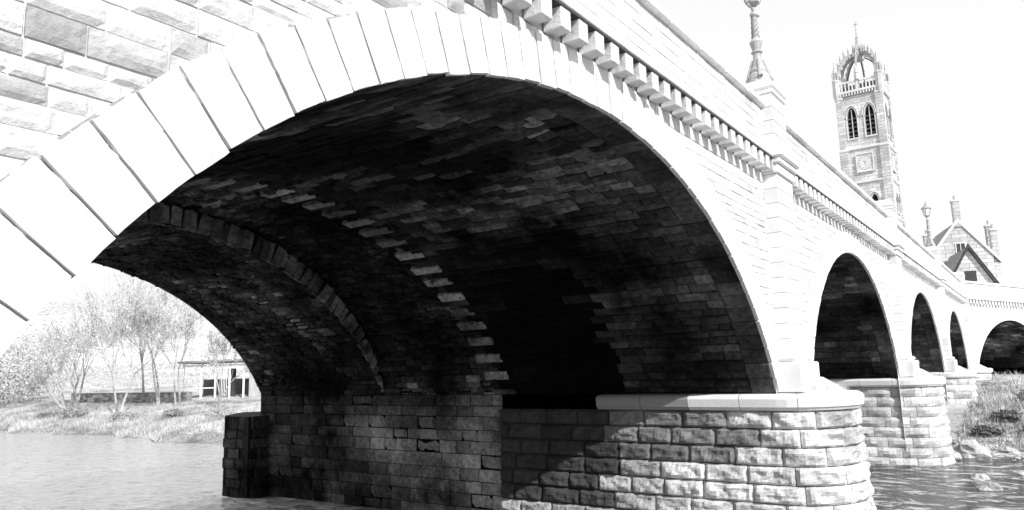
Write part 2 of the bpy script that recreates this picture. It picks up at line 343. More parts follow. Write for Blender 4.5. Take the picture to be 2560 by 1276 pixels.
def pier(cx,T,name,fine,yb=5.6,capb=3.3,base=-.6):
    w=1.10; pa=pier_path(cx,w,yb); B=MB(T);K=MB(T);C=MB(T)
    def P(u,v,d):
        x,y,nx,ny=pa.at(u); o=d+.10*(2.27-v)/2.3; return (x+nx*o,y+ny*o,v)
    zz=2.27
    while zz>base:
        z0=zz-.292; u=-U(0,.6)
        while u<pa.L:
            e=u+U(.62,.85); a=max(0,u); b=min(pa.L,e)
            if b-a>.05:
                q=pa.at(.5*(a+b)); yy=q[1]; tunnel_shade=1.0  # shadow inside the arch and the sunlit lower courses painted into block tone
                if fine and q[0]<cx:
                    tunnel_shade=1.0 if yy<2.0 else (.7 if yy<3.1 else .10)
                    if z0>1.2 and yy>.7: tunnel_shade=min(tunnel_shade,.34 if yy<3.1 else .10)
                    if yy>3.1 and z0<.35: tunnel_shade=.7
                block(B,P,[(a,z0),(b,z0),(b,zz),(a,zz)],tunnel_shade*U(.85,1.1)*(.78 if random.random()<.12 else 1),j=.007,ch=.022,db=-.07,d1=0.0,n=14 if fine else 4,m=8 if fine else 3,amp=.066)
            u=e
        zz=z0
    for k in range(60):
        u=pa.L*k/60;u2=pa.L*(k+1)/60
        K.face([P(u,base,-.055),P(u2,base,-.055),P(u2,2.27,-.055),P(u,2.27,-.055)],.08)
    pc=pier_path(cx,w,capb); sec=[(-.05,2.272),(.05,2.275),(.07,2.31),(.10,2.33),(.115,2.46),(.09,2.51),(.02,2.535),(-.3,2.56)]
    u=0
    while u<pc.L-.02:
        e=min(pc.L,u+.9); 
        if pc.L-e<.3: e=pc.L
        tn=U(.9,1.06); rows=[]
        ym=pc.at(.5*(u+e))[1]
        if ym>1.4 and fine: tn*=.45  # cap stones inside the arch darkened; the shade is in their tone
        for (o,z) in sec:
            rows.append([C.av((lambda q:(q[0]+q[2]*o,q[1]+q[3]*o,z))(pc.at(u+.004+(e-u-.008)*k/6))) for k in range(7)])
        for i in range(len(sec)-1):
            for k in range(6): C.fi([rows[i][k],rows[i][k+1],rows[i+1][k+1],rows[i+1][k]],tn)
        u=e
    hump=pier_path(cx,w-.15,.3)
    for k in range(24):
        a=hump.at(hump.L*k/24);b=hump.at(hump.L*(k+1)/24); tn=U(.8,1.0)
        K.face([(a[0],a[1],2.55),(b[0],b[1],2.55),((b[0]-cx)*.5+cx,b[1]*.5-.05,2.78),((a[0]-cx)*.5+cx,a[1]*.5-.05,2.78)],tn)
        K.face([((a[0]-cx)*.5+cx,a[1]*.5-.05,2.78),((b[0]-cx)*.5+cx,b[1]*.5-.05,2.78),(cx,-.1,2.84)],tn)
    K.face([(cx-1.1,.0,2.53),(cx+1.1,.0,2.53),(cx+1.1,capb,2.53),(cx-1.1,capb,2.53)],.8)
    px=cx-.44
    def stack(hw,q,z0,z1,nb,b=.010):
        for i in range(nb):
            a=z0+(z1-z0)*i/nb;c=z0+(z1-z0)*(i+1)/nb
            if i%2==0: C.box(px-hw,px+hw,-q,.15,a+.002,c-.002,U(.82,1.05),b=b)
            else:
                s=U(-.15,.15); C.box(px-hw,px+s-.003,-q,.15,a+.002,c-.002,U(.82,1.05),b=b); C.box(px+s+.003,px+hw,-q,.15,a+.002,c-.002,U(.82,1.05),b=b)
    stack(.58,.40,2.56,3.05,1,.02)
    C.box(px-.54,px+.54,-.34,.15,3.052,3.17,1,b=.05)
    stack(.48,.24,3.17,6.24,12)
    C.box(px-.52,px+.52,-.28,.15,6.242,6.40,1,b=.012)
    C.box(px-.56,px+.56,-.33,.15,6.402,6.50,1,b=.02)
    C.box(px-.60,px+.60,-.38,.15,6.502,6.62,1,b=.03)
    C.box(px-.52,px+.52,-.31,.15,6.622,6.72,1,b=.02)
    stack(.41,.24,6.722,7.70,4)
    C.box(px-.43,px+.43,-.27,.42,7.702,7.78,1,b=.02)
    C.box(px-.45,px+.45,-.29,.44,7.782,7.92,1,b=.04)
    C.box(px-.28,px+.28,-.20,.32,7.922,8.03,1,b=.03)
    B.build(name+'_rock_faced_courses',M_pier,bridge,smooth=False); K.build(name+'_core',M_mort,bridge); C.build(name+'_cap_and_pilaster',M_ring,bridge)
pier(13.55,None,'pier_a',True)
pier(25.95,None,'pier_b',False,capb=5.6)
pier(38.05,None,'pier_c',False,capb=5.6)
pier(50.0,None,'pier_d',False,capb=5.6)
cw=Path([(12.6,13.25),(11.95,13.3),(11.9,13.35),(11.9,14.3),(11.95,14.4),(13.5,15.9),(15.2,14.4),(15.2,13.4)])
B=MB()
courses(B,lambda u,v,d:(lambda q:(q[0]+q[2]*d,q[1]+q[3]*d,v))(cw.at(u)),0,cw.L,-.5,2.05,.26,.4,.7,lambda u,v:U(.5,1.4),jit=.02,j=.008,ch=.015)
cl=[(11.93,13.33),(11.93,14.38),(13.5,15.85),(15.17,14.38),(15.17,13.33)]
B.face([(x,y,2.04) for x,y in cl],1.5)
for a,b in zip(cl,cl[1:]+cl[:1]): B.face([(a[0],a[1],-.6),(b[0],b[1],-.6),(b[0],b[1],2.04),(a[0],a[1],2.04)],.4)
B.build('far_cutwater',M_soff,bridge)
g=MB()
for cx in (13.55,25.95,38.05):
    for i in range(900):
        a=U(math.pi,2*math.pi); r=U(.35,.9); x=cx+r*math.cos(a); y=.88*r*math.sin(a)-.08; h=U(.03,.10); z=2.56+.23*(1-r)
        dx,dy=U(-.05,.05),U(-.05,.05); g.face([(x-.006,y,z-.02),(x+.006,y,z-.02),(x+dx,y+dy,z+h)],U(.4,1.0))
g.build('pier_weeds',M_grass,bridge)

# ---------------------------------------------------------------- lamps
def lamp(x,y,z,name,sc_=1.17):
    def Ts(p): return (x+(p[0]-x)*sc_,y+(p[1]-y)*sc_,z+(p[2]-z)*sc_)
    e=MB(Ts)
    e.lathe(x,y,[(.20,z),(.20,z+.05),(.165,z+.07),(.16,z+.16),(.12,z+.20),(.13,z+.24),(.10,z+.30),(.065,z+.45),(.06,z+.52),(.09,z+.55),(.06,z+.58),(.085,z+.66),(.10,z+.72),(.06,z+.78),(.04,z+.82),(.045,z+.95),(.035,z+1.15),(.06,z+1.18),(.06,z+1.21),(.03,z+1.24),(.03,z+1.33)],14,U(.7,1))
    for a in range(4):
        an=a*math.pi/2+.4; c,s=math.cos(an),math.sin(an)
        e.tube((x,y,z+.02),(x+.2*c,y+.2*s,z+.10),.03,.045,6,.8); e.tube((x+.17*c,y+.17*s,z+.1),(x+.08*c,y+.08*s,z+.42),.03,.015,6,.8)
    for k in range(4):
        pr=None
        for i in range(15):
            t=i/14; an=k*math.pi/2+t*7; q=(x+.055*math.cos(an)*(1-.3*t),y+.055*math.sin(an)*(1-.3*t),z+.8+.36*t)
            if pr: e.tube(pr,q,.012,.012,4,.7)
            pr=q
    e.tube((x-.24,y,z+1.27),(x+.24,y,z+1.27),.014,.014,6,.8); e.lathe(x-.24,y,[(.001,z+1.24),(.028,z+1.27),(.001,z+1.30)],8); e.lathe(x+.24,y,[(.001,z+1.24),(.028,z+1.27),(.001,z+1.30)],8)
    e.lathe(x,y,[(.05,z+1.33),(.11,z+1.38),(.12,z+1.40)],6,.8)
    e.lathe(x,y,[(.11,z+1.40),(.18,z+1.70)],6,1.2,1)
    for k in range(6):
        c,s=math.cos(k*math.pi/3),math.sin(k*math.pi/3); e.tube((x+.115*c,y+.115*s,z+1.4),(x+.185*c,y+.185*s,z+1.7),.01,.01,4,.6)
    e.lathe(x,y,[(.21,z+1.70),(.20,z+1.73),(.10,z+1.84),(.07,z+1.86),(.06,z+1.90),(.02,z+1.93),(.03,z+1.96),(.005,z+2.05)],12,.8)
    return e.build(name,[M_iron,M_white])
lamp(13.11,.06,8.03,'street_lamp',1.15); lamp(37.61,.06,8.03,'street_lamp',1.05)
fl=MB(); fl.tube((13.95,-.02,7.6),(13.95,-.02,7.74),.02,.02,6,.3); fl.box(13.87,14.03,-.10,.06,7.74,7.94,.2,b=.015); fl.box(13.885,14.015,-.112,-.102,7.755,7.925,.15)
fl.build('floodlight',M_iron)

# ---------------------------------------------------------------- church tower
tower=empty('church_tower')
tx,ty=99.4,11.7; trot=math.radians(-2)
def TT(p):
    c,s=math.cos(trot),math.sin(trot); k=.88; return (tx+k*(p[0]*c-p[1]*s),ty+k*(p[0]*s+p[1]*c),p[2]-.35)
TW=MB(TT);TR=MB(TT);DK=MB(TT)
H=2.85
def ptd(w,zs,rise,x):
    k=abs(x)/w; return zs+rise*math.sqrt(max(0,1-k**1.7))
def face_frames(fn,H,z0,z1,ops,mb,trim,dark,depth=.7,louvre=True):
    us=set([-H,H])
    for (uc,w,si,sp,ri) in ops:
        for k in range(13): us.add(round(uc-w+2*w*k/12,4))
    us=sorted(us)
    for a,b in zip(us,us[1:]):
        m=.5*(a+b); op=None
        for o in ops:
            if abs(m-o[0])<o[1]: op=o
        if not op: mb.face([fn(a,0,z0),fn(b,0,z0),fn(b,0,z1),fn(a,0,z1)]); continue
        uc,w,si,sp,ri=op; za=ptd(w,sp,ri,a-uc);zb=ptd(w,sp,ri,b-uc)
        mb.face([fn(a,0,z0),fn(b,0,z0),fn(b,0,si),fn(a,0,si)]); mb.face([fn(a,0,za),fn(b,0,zb),fn(b,0,z1),fn(a,0,z1)])
        mb.face([fn(a,0,za),fn(b,0,zb),fn(b,-depth,zb),fn(a,-depth,za)],.6)
        dark.face([fn(a,-depth,si),fn(b,-depth,si),fn(b,-depth,zb),fn(a,-depth,za)])
        for (o1,o2,pr) in ((.02,.16,.10),(.22,.34,.20)):
            p=lambda x,o:(uc+(x-uc)*(1+o/w), ptd(w,sp,ri,x-uc)+o)
            A,Bq=p(a,o1),p(b,o1);C_,D_=p(b,o2),p(a,o2)
            trim.face([fn(A[0],pr,A[1]),fn(Bq[0],pr,Bq[1]),fn(C_[0],pr,C_[1]),fn(D_[0],pr,D_[1])]); trim.face([fn(A[0],0,A[1]),fn(Bq[0],0,Bq[1]),fn(Bq[0],pr,Bq[1]),fn(A[0],pr,A[1])],.3)
            trim.face([fn(D_[0],0,D_[1]),fn(C_[0],0,C_[1]),fn(C_[0],pr,C_[1]),fn(D_[0],pr,D_[1])],.9)
    for (uc,w,si,sp,ri) in ops:
        for sg in (-1,1):
            mb.face([fn(uc+sg*w,0,si),fn(uc+sg*w,-depth,si),fn(uc+sg*w,-depth,sp),fn(uc+sg*w,0,sp)],.6)
            a=uc+sg*(w+.09)
            trim.face([fn(a-.07,.12,si),fn(a+.07,.12,si),fn(a+.07,.12,sp),fn(a-.07,.12,sp)]); trim.face([fn(a-.07,0,si),fn(a-.07,.12,si),fn(a-.07,.12,sp),fn(a-.07,0,sp)],.7); trim.face([fn(a+.07,0,si),fn(a+.07,.12,si),fn(a+.07,.12,sp),fn(a+.07,0,sp)],.7)
        trim.face([fn(uc-w-.2,.15,si-.2),fn(uc+w+.2,.15,si-.2),fn(uc+w+.2,.15,si),fn(uc-w-.2,.15,si)]); trim.face([fn(uc-w-.2,.15,si),fn(uc+w+.2,.15,si),fn(uc+w+.2,-.2,si+.03),fn(uc-w-.2,-.2,si+.03)])
        if louvre:
            z=si+.25
            while z<sp+.3:
                trim.face([fn(uc-w,-.15,z),fn(uc+w,-.15,z),fn(uc+w,-.5,z+.3),fn(uc-w,-.5,z+.3)],.22); z+=.55
            trim.face([fn(uc-.06,-.08,si),fn(uc+.06,-.08,si),fn(uc+.06,-.08,sp+ri-.2),fn(uc-.06,-.08,sp+ri-.2)],.9)
def fns(H):
    return [lambda u,o,z:(-H-o,u,z),lambda u,o,z:(u,-H-o,z),lambda u,o,z:(H+o,u,z),lambda u,o,z:(u,H+o,z)]
for fn in fns(H): face_frames(fn,H,29.5,36.6,[(-1.15,.62,30.9,33.3,1.5),(1.15,.62,30.9,33.3,1.5)],TW,TR,DK)
for fn in fns(H+.1): face_frames(fn,H+.1,20.5,25.2,[(-.75,.42,21.3,22.6,.9),(.75,.42,21.3,22.6,.9)],TW,TR,DK,louvre=False)
for i,fn in enumerate(fns(H+.05)):
    face_frames(fn,H+.05,25.2,29.5,[],TW,TR,DK)
    TR.face([fn(-1.05,.12,26.5),fn(1.05,.12,26.5),fn(1.05,.12,28.7),fn(-1.05,.12,28.7)],.95)
    for a,b,c,d in ((-1.15,-1.0,26.4,28.8),(1.0,1.15,26.4,28.8),(-1.0,1.0,26.4,26.55),(-1.0,1.0,28.65,28.8)):
        TR.face([fn(a,.22,c),fn(b,.22,c),fn(b,.22,d),fn(a,.22,d)]); TR.face([fn(a,.05,c),fn(a,.22,c),fn(a,.22,d),fn(a,.05,d)],.7);TR.face([fn(a,.05,d),fn(b,.05,d),fn(b,.22,d),fn(a,.22,d)],.9);TR.face([fn(a,.05,c),fn(b,.05,c),fn(b,.22,c),fn(a,.22,c)],.4)
    for k in range(32):
        a0=2*math.pi*k/32;a1=2*math.pi*(k+1)/32
        DK.face([fn(.93*math.cos(a0),.135,27.6+.93*math.sin(a0)),fn(.93*math.cos(a1),.135,27.6+.93*math.sin(a1)),fn(.87*math.cos(a1),.135,27.6+.87*math.sin(a1)),fn(.87*math.cos(a0),.135,27.6+.87*math.sin(a0))],18)
    for k in range(12):
        a0=2*math.pi*k/12; c,s=math.cos(a0),math.sin(a0); t=.03
        DK.face([fn(.64*c-t*s,.14,27.6+.64*s+t*c),fn(.64*c+t*s,.14,27.6+.64*s-t*c),fn(.8*c+t*s,.14,27.6+.8*s-t*c),fn(.8*c-t*s,.14,27.6+.8*s+t*c)],16)
    for (ang,ln) in ((math.radians(60),.42),(math.radians(-100),.66)):
        c,s=math.cos(ang),math.sin(ang); t=.04
        DK.face([fn(-.12*c-t*s,.15,27.6-.12*s+t*c),fn(-.12*c+t*s,.15,27.6-.12*s-t*c),fn(ln*c,.15,27.6+ln*s)],14)
TW.box(-H-.15,H+.15,-H-.15,H+.15,4,20.5)
def band(hw,z0,z1,t=1): TR.box(-hw,hw,-hw,hw,z0,z1,t,b=.06)
band(H+.28,20.4,20.7);band(H+.30,25.05,25.35);band(H+.26,29.35,29.65)
for sx in (-1,1):
    for sy in (-1,1):
        for (hw,z0,z1) in ((.62,4,20.5),(.56,20.5,29.4),(.48,29.4,36.2)):
            cx,cy=sx*(H-.25),sy*(H-.25); TW.box(cx-hw,cx+hw,cy-hw,cy+hw,z0,z1,.9)
            TR.box(cx-hw-.06,cx+hw+.06,cy-hw-.06,cy+hw+.06,z1-.15,z1+.12,1,b=.05)
        cx,cy=sx*(H-.05),sy*(H-.05)
        TR.lathe(cx,cy,[(.35,35.9),(.55,36.8),(.50,38.4),(.58,38.5),(.58,38.65),(.36,38.8),(.30,39.6),(.38,39.7),(.05,41.0),(.10,41.1),(.02,41.3)],8,.75)
        for k in range(4):
            a=k*math.pi/2+math.pi/4; TR.lathe(cx+.45*math.cos(a),cy+.45*math.sin(a),[(.10,38.5),(.09,39.2),(.13,39.25),(.02,39.9)],6,.65)
for fn in fns(H):
    for k in range(15):
        u=-H+.2+(2*H-.4)*k/14; 
        q=(-.09,.09); TR.face([fn(u+q[0],.28,36.35),fn(u+q[1],.28,36.35),fn(u+q[1],.28,36.7),fn(u+q[0],.28,36.7)]);TR.face([fn(u+q[0],0,36.25),fn(u+q[1],0,36.25),fn(u+q[1],.28,36.35),fn(u+q[0],.28,36.35)],.3);TR.face([fn(u+q[0],0,36.25),fn(u+q[0],.28,36.35),fn(u+q[0],.28,36.7),fn(u+q[0],0,36.7)],.7)
band(H+.30,36.7,37.0)
for fn in fns(H+.15):
    p=lambda a,b,z0,z1,t=1:[TR.face([fn(a,0,z0),fn(b,0,z0),fn(b,0,z1),fn(a,0,z1)],t),TR.face([fn(a,-.22,z0),fn(b,-.22,z0),fn(b,-.22,z1),fn(a,-.22,z1)],t),TR.face([fn(a,0,z0),fn(a,-.22,z0),fn(a,-.22,z1),fn(a,0,z1)],.8),TR.face([fn(b,0,z0),fn(b,-.22,z0),fn(b,-.22,z1),fn(b,0,z1)],.8),TR.face([fn(a,0,z1),fn(b,0,z1),fn(b,-.22,z1),fn(a,-.22,z1)],1)]
    p(-H,H,38.05,38.3)
    for k in range(12):
        u=-H+.35+(2*H-.7)*k/11; p(u-.08,u+.08,37.0,38.05)
    p(-.3,.3,37.0,38.9); 
TW.box(-2.2,2.2,-2.2,2.2,36.8,37.9,.35)
for c in ((1,0),(-1,0),(0,1),(0,-1)):
    TR.lathe(c[0]*(H+.05),c[1]*(H+.05),[(.26,38.3),(.24,39.1),(.32,39.15),(.04,40.3)],6,.8)
for k in range(8):
    a=k*math.pi/4+math.pi/4; c,s=math.cos(a),math.sin(a); R0=(H*1.28 if k%2==0 else H*.93)
    pts=[]
    for i in range(13):
        t=i/12; th=t*math.pi/2; r=.45+(R0-.45)*(math.cos(th)**.9); z=38.0+4.0*math.sin(th)**1.05; pts.append((r,z))
    for i in range(12):
        (r0,z0),(r1,z1)=pts[i],pts[i+1]; wd=.15 if k%2==0 else .10; hh=.45
        P4=lambda r,z,w_:(r*c-w_*s,r*s+w_*c,z)
        A=[P4(r0,z0,-wd),P4(r0,z0,wd),P4(r1,z1,wd),P4(r1,z1,-wd)]; Bq=[P4(r0+hh*.4,z0+hh,-wd),P4(r0+hh*.4,z0+hh,wd),P4(r1+hh*.3,z1+hh,wd),P4(r1+hh*.3,z1+hh,-wd)]
        TR.face(A,.25);TR.face(Bq,.8);TR.face([A[0],A[3],Bq[3],Bq[0]],.5);TR.face([A[1],A[2],Bq[2],Bq[1]],.5)
        if i in (4,6,8,10):
            r,z=r0+.18,z0+.45; TR.lathe(r*c,r*s,[(.12,z),(.10,z+.4),(.15,z+.45),(.02,z+.95)],6,.6)
TR.lathe(0,0,[(.70,41.6),(.8,42.0),(.75,42.1),(.55,42.2),(.52,42.9),(.64,43.0),(.62,43.1),(.38,43.2),(.26,43.9),(.17,44.6),(.24,44.7),(.12,44.8),(.05,45.7),(.12,45.8),(.03,45.95),(.03,46.2)],8,.6)
for k in range(8):
    a=k*math.pi/4; TR.lathe(.68*math.cos(a),.68*math.sin(a),[(.12,42.0),(.10,43.0),(.15,43.05),(.02,43.8)],6,.6)
TR.tube((0,0,46.1),(0,0,47.0),.04,.03,5,.3); TR.box(-.03,.03,-.3,.3,46.5,46.57,.3)
TW.box(3.4,26,-6,6,4,13.5)
DK.face([(3.4,-6.3,13.4),(26,-6.3,13.4),(26,0,18.5),(3.4,0,18.5)],8);DK.face([(3.4,6.3,13.4),(26,6.3,13.4),(26,0,18.5),(3.4,0,18.5)],8);TW.face([(3.4,-6,13.5),(3.4,6,13.5),(3.4,0,18.4)])
TW.build('tower_masonry',M_tower,tower);TR.build('tower_tracery_and_crown',M_trim,tower);DK.build('tower_openings_and_clock',M_dark,tower)

# ---------------------------------------------------------------- stone house
house=empty('stone_house')
hx,hy=86.0,2.2; hr=math.radians(18)
def TH_(p):
    c,s=math.cos(hr),math.sin(hr); k=.95; return (hx+k*(p[0]*c-p[1]*s),hy+k*(p[0]*s+p[1]*c),p[2]-.3)
HW=MB(TH_);HR=MB(TH_);HG=MB(TH_);HT=MB(TH_);HD=MB(TH_)
hw=3.4; ez=13.2; rz=17.2
HW.box(0,10,-hw,hw,5,ez)
HW.face([(0,-hw,ez),(0,hw,ez),(0,0,rz)]);HW.face([(10,-hw,ez),(10,hw,ez),(10,0,rz)])
for s in (-1,1):
    HR.face([(0,s*(hw+.2),ez-.2),(10,s*(hw+.2),ez-.2),(10,0,rz+.05),(0,0,rz+.05)])
    for (x0,x1) in ((-.15,.25),(9.75,10.15)):
        a=[(x0,s*(hw+.15),ez-.05),(x0,0,rz+.3),(x0,0,rz-.1),(x0,s*(hw+.15),ez-.45)];b=[(x1,p[1],p[2]) for p in a]
        HT.face(a,1.1);HT.face(b);HT.face([a[0],a[1],b[1],b[0]]);HT.face([a[2],a[3],b[3],b[2]],.25)
def chim(x,y,z0,z1,w=.38,n=2):
    HW.box(x-w,x+w,y-w,y+w,z0,z1,.75); HT.box(x-w-.08,x+w+.08,y-w-.08,y+w+.08,z1,z1+.18,.9,b=.03)
    for k in range(n): HT.lathe(x,y+(k-(n-1)/2)*.36,[(.13,z1+.18),(.11,z1+.6),(.14,z1+.65)],8,.6)
chim(.2,0,16.6,19.2,.32,1); chim(.3,-hw+.2,12.8,16.0,.30,1); chim(1.5,-hw+.2,12.8,16.6,.30,1); chim(.4,hw-.4,12.8,15.9,.30,1)
for (y,z) in ((-1.2,11.2),(1.2,11.2),(0,14.2)):
    HG.face([(-.02,y-.4,z-.7),(-.02,y+.4,z-.7),(-.02,y+.4,z+.7),(-.02,y-.4,z+.7)])
    HT.box(-.08,-.03,y-.5,y-.4,z-.8,z+.8);HT.box(-.08,-.03,y+.4,y+.5,z-.8,z+.8);HT.box(-.08,-.03,y-.4,y+.4,z+.7,z+.8);HT.box(-.1,-.03,y-.4,y+.4,z-.8,z-.7);HT.box(-.06,-.03,y-.03,y+.03,z-.7,z+.7)
HW.box(-7,-.3,-.8,3.2,5,10.0)
for s,yy in ((-1,-.8),(1,3.2)):
    HD.face([(-7.3,yy+s*.35,9.6),(-.3,yy+s*.35,9.6),(-.3,1.2,13.6),(-7.3,1.2,13.6)],3.0)
HW.face([(-7,-.8,10),(-7,3.2,10),(-7,1.2,13.4)])
for s,yy in ((-1,-1.15),(1,3.55)): HD.face([(-7.35,yy,9.55),(-7.35,yy,9.95),(-7.35,1.2,13.95),(-7.35,1.2,13.5)],.6)
HG.face([(-7.03,.7,10),(-7.03,1.7,10),(-7.03,1.7,11.4),(-7.03,.7,11.4)])
HW.build('walls',M_tower,house);HR.build('roof',M_slate,house);HG.build('windows',M_glass,house);HT.build('skews_and_trim',M_trim,house);HD.build('wing_roof',M_slated,house)

# ---------------------------------------------------------------- terrain
def sm(t): t=np.clip(t,0,1); return t*t*(3-2*t)
def shore(y): return 30-8.8*sm((y+1)/15)+.6*np.sin(y*.35)+.3*np.sin(y*1.1)
def hgt(x,y):
    x=np.asarray(x,float);y=np.asarray(y,float)
    d=x-shore(y)
    h=np.interp(d,[-6,0,1.2,4,8,18,45,200,3000],[-1.3,-.02,.35,.8,1.3,1.9,2.3,5,20])
    s2=np.where((y>-.5)&(y<14),.6,np.where(y<=-.5,2.0,-2.0)); d2=s2-x
    h2=np.interp(d2,[-5,0,1.5,6,40,3000],[-1.3,0,1.2,1.6,3,20])
    h=np.maximum(h,h2)
    h=h+4.6*sm((x-62)/8)*sm((26-np.abs(y-4))/8)
    h=h+np.where(h>.3,.12*np.sin(x*.7+y*.3)*np.sin(y*.9),0)
    h=h+74*np.exp(-(((x-330)/200)**2+((y-860)/300)**2))+50*np.exp(-(((x-700)/350)**2+((y-900)/300)**2))+60*np.exp(-(((x-60)/160)**2+((y-1100)/260)**2))
    return h
def axis(lo,hi,st): 
    core=list(np.arange(lo,hi,st)); out=[];v=hi;s=st*1.5
    while v<3500: out.append(v); v+=s; s=min(s*1.22,60) if v<1300 else s*1.3
    out2=[];v=lo-st;s=st*1.5
    while v>-3500: out2.append(v); v-=s; s*=1.22
    return np.array(out2[::-1]+core+out)
xs=axis(-12,75,.8); ys=axis(-30,90,.8)
X,Y=np.meshgrid(xs,ys); Z=hgt(X,Y)
nx_,ny_=len(xs),len(ys)
verts=np.stack([X.ravel(),Y.ravel(),Z.ravel()],1)
idx=np.arange(nx_*ny_).reshape(ny_,nx_)
fc=np.stack([idx[:-1,:-1].ravel(),idx[:-1,1:].ravel(),idx[1:,1:].ravel(),idx[1:,:-1].ravel()],1)
me=bpy.data.meshes.new('ground'); me.from_pydata(verts.tolist(),[],fc.tolist())
at=me.attributes.new('tone','FLOAT','FACE')
zc=Z[:-1,:-1].ravel(); dist=np.hypot(X[:-1,:-1],Y[:-1,:-1]).ravel()
fld=np.array([.85+.3*(noise.noise(Vector((a*.012,b*.012,0)))>0) for a,b in zip(X[:-1,:-1].ravel(),Y[:-1,:-1].ravel())])
tone=np.where(zc<.25,.6,1.0)*np.where(dist>250,fld*1.12,1)  # far ground lightened: haze painted into the tone
at.data.foreach_set('value',tone.astype(np.float32)); me.materials.append(M_ground)
me.polygons.foreach_set('use_smooth',np.ones(len(fc),dtype=bool))
o=bpy.data.objects.new('ground',me); COL.objects.link(o)
w=MB(); w.face([(-3500,-3500,0),(3500,-3500,0),(3500,3500,0),(-3500,3500,0)]); w.build('river_water',M_water)

def H1(x,y): return float(hgt(x,y))
g=MB()
def tuft(x,y,h,n,tone):
    z=H1(x,y)
    if z<0.0: return
    for i in range(n):
        a=U(0,6.28); r=U(0,.12); bx,by=x+r*math.cos(a),y+r*math.sin(a); dx,dy=U(-.5,.5)*h,U(-.5,.5)*h; w=.014+.01*h; c,s=math.cos(a),math.sin(a)
        g.face([(bx-w*c,by-w*s,z-.03),(bx+w*c,by+w*s,z-.03),(bx+dx,by+dy,z+h*U(.6,1.1))],tone*U(.6,1.2))
for i in range(6500):
    y=U(24,64); d=abs(random.gauss(0,1))*3.5; x=float(shore(y))+d+.1
    c=noise.noise(Vector((x*.4,y*.4,0))); tuft(x,y,U(.12,.36)*(1+c),4,U(.6,1.1)+.5*c)
for i in range(9000):
    y=U(-18,-.8); x=float(shore(y))+abs(random.gauss(0,1))*9+.1
    c=noise.noise(Vector((x*.5,y*.5,5))); tuft(x,y,U(.10,.32)*(1+1.2*c),5,max(.2,U(.45,1.05)+.7*c))
g.build('grass',M_grass)

def rock(x,y,z,r,sq=.6):
    b=MB(); off=Vector((U(-9,9),U(-9,9),U(-9,9))); rings=[]; n=14;mm=8
    for j in range(mm+1):
        ph=math.pi*j/mm; row=[]
        for i in range(n):
            t=2*math.pi*i/n; d=Vector((math.sin(ph)*math.cos(t),math.sin(ph)*math.sin(t),math.cos(ph)))
            rr=r*(1+.45*noise.noise(d*1.4+off)+.15*noise.noise(d*4+off)); row.append(b.av((x+d.x*rr*1.3,y+d.y*rr,z+d.z*rr*sq)))
        rings.append(row)
    for a,c in zip(rings,rings[1:]):
        for i in range(n): b.fi([a[i],a[(i+1)%n],c[(i+1)%n],c[i]],U(.85,1.1))
    return b.build('river_boulder',M_rock)
for (x,y,z,r) in ((28.2,-1.3,.12,.55),(27.3,-.9,.02,.25),(24.0,-3.0,-.02,.3),(26.5,-3.4,-.03,.35),(29.2,-2.3,.05,.3),(21.2,-2.2,-.05,.28),(29.6,-3.6,.08,.4),(29.0,.2,.05,.35),(22.8,-1.9,-.03,.25)): rock(x,y,z,r)
b=MB()
for i in range(2600):
    y=U(-9,-.6); x=float(shore(y))+random.gauss(.1,.7); r=U(.03,.11); z=max(0,H1(x,y))
    rings=[]
    for (k,zz_) in ((.7,-.3),(1,.1),(.6,.45)):
        rings.append([b.av((x+r*k*math.cos(t)*1.2,y+r*k*math.sin(t),z+zz_*r)) for t in (0,1.05,2.1,3.14,4.2,5.25)])
    tn=U(.5,1.2)
    for a,c in zip(rings,rings[1:]):
        for k in range(6): b.fi([a[k],a[(k+1)%6],c[(k+1)%6],c[k]],tn)
    b.fi(rings[-1],tn)
b.build('shingle',M_rock)

# ---------------------------------------------------------------- trees
def tree(name,x,y,h,spread=.42,leaves=2600,lean=(0,0),tone=1.0,trunks=1,leaf=.055,rad=.14,start=.26,parent=None):
    b=MB(); tips=[]; z0=H1(x,y)-.1
    def grow(p,d,l,r,dep):
        n=3; q=p.copy(); dd=d.copy()
        for i in range(n):
            dd=(dd+Vector((U(-1,1),U(-1,1),U(-.3,.8)))*.13).normalized(); q2=q+dd*l/n; r2=r*(.84)
            b.tube(q,q2,max(r,.010),max(r2,.010),6 if dep<2 else 3,U(.6,1.1)*(1.3 if dep>3 else 1),0); q=q2; r=r2
            if dep>=3: tips.append((q.copy(),dep))
            if dep>=1 and dep<6 and random.random()<.5:
                sd=(dd+Vector((U(-1,1),U(-1,1),U(-.4,.8)))*.8).normalized(); grow(q,sd,l*.55,r*.55,dep+1 if dep>1 else 2)
        if dep<6 and r>.003:
            for k in range(3 if dep<3 else 2):
                sd=(dd+Vector((U(-1,1),U(-1,1),U(-.3,.8)))*(.42+spread*.5)).normalized()
                grow(q,sd,l*U(.62,.84),r*.70,dep+1)
        else: tips.append((q.copy(),dep))
    for t in range(trunks):
        d=Vector((lean[0]+(U(-.3,.3) if trunks>1 else U(-.05,.05)),lean[1]+(U(-.3,.3) if trunks>1 else U(-.05,.05)),1)).normalized()
        grow(Vector((x+U(-.3,.3)*(trunks>1),y+U(-.3,.3)*(trunks>1),z0)),d,h*start,rad*U(.7,1),0)
    for i in range(leaves):
        p,_=random.choice(tips); p=p+Vector((random.gauss(0,.14),random.gauss(0,.14),random.gauss(0,.14)))
        a=Vector((U(-1,1),U(-1,1),U(-1,1))).normalized(); c=a.orthogonal().normalized(); s=leaf*U(.5,1.2)
        b.face([p-a*s,p-c*s*.6,p+a*s,p+c*s*.6],tone*U(.6,1.2),1)
    return b.build(name,[M_bark,M_leaf],parent)
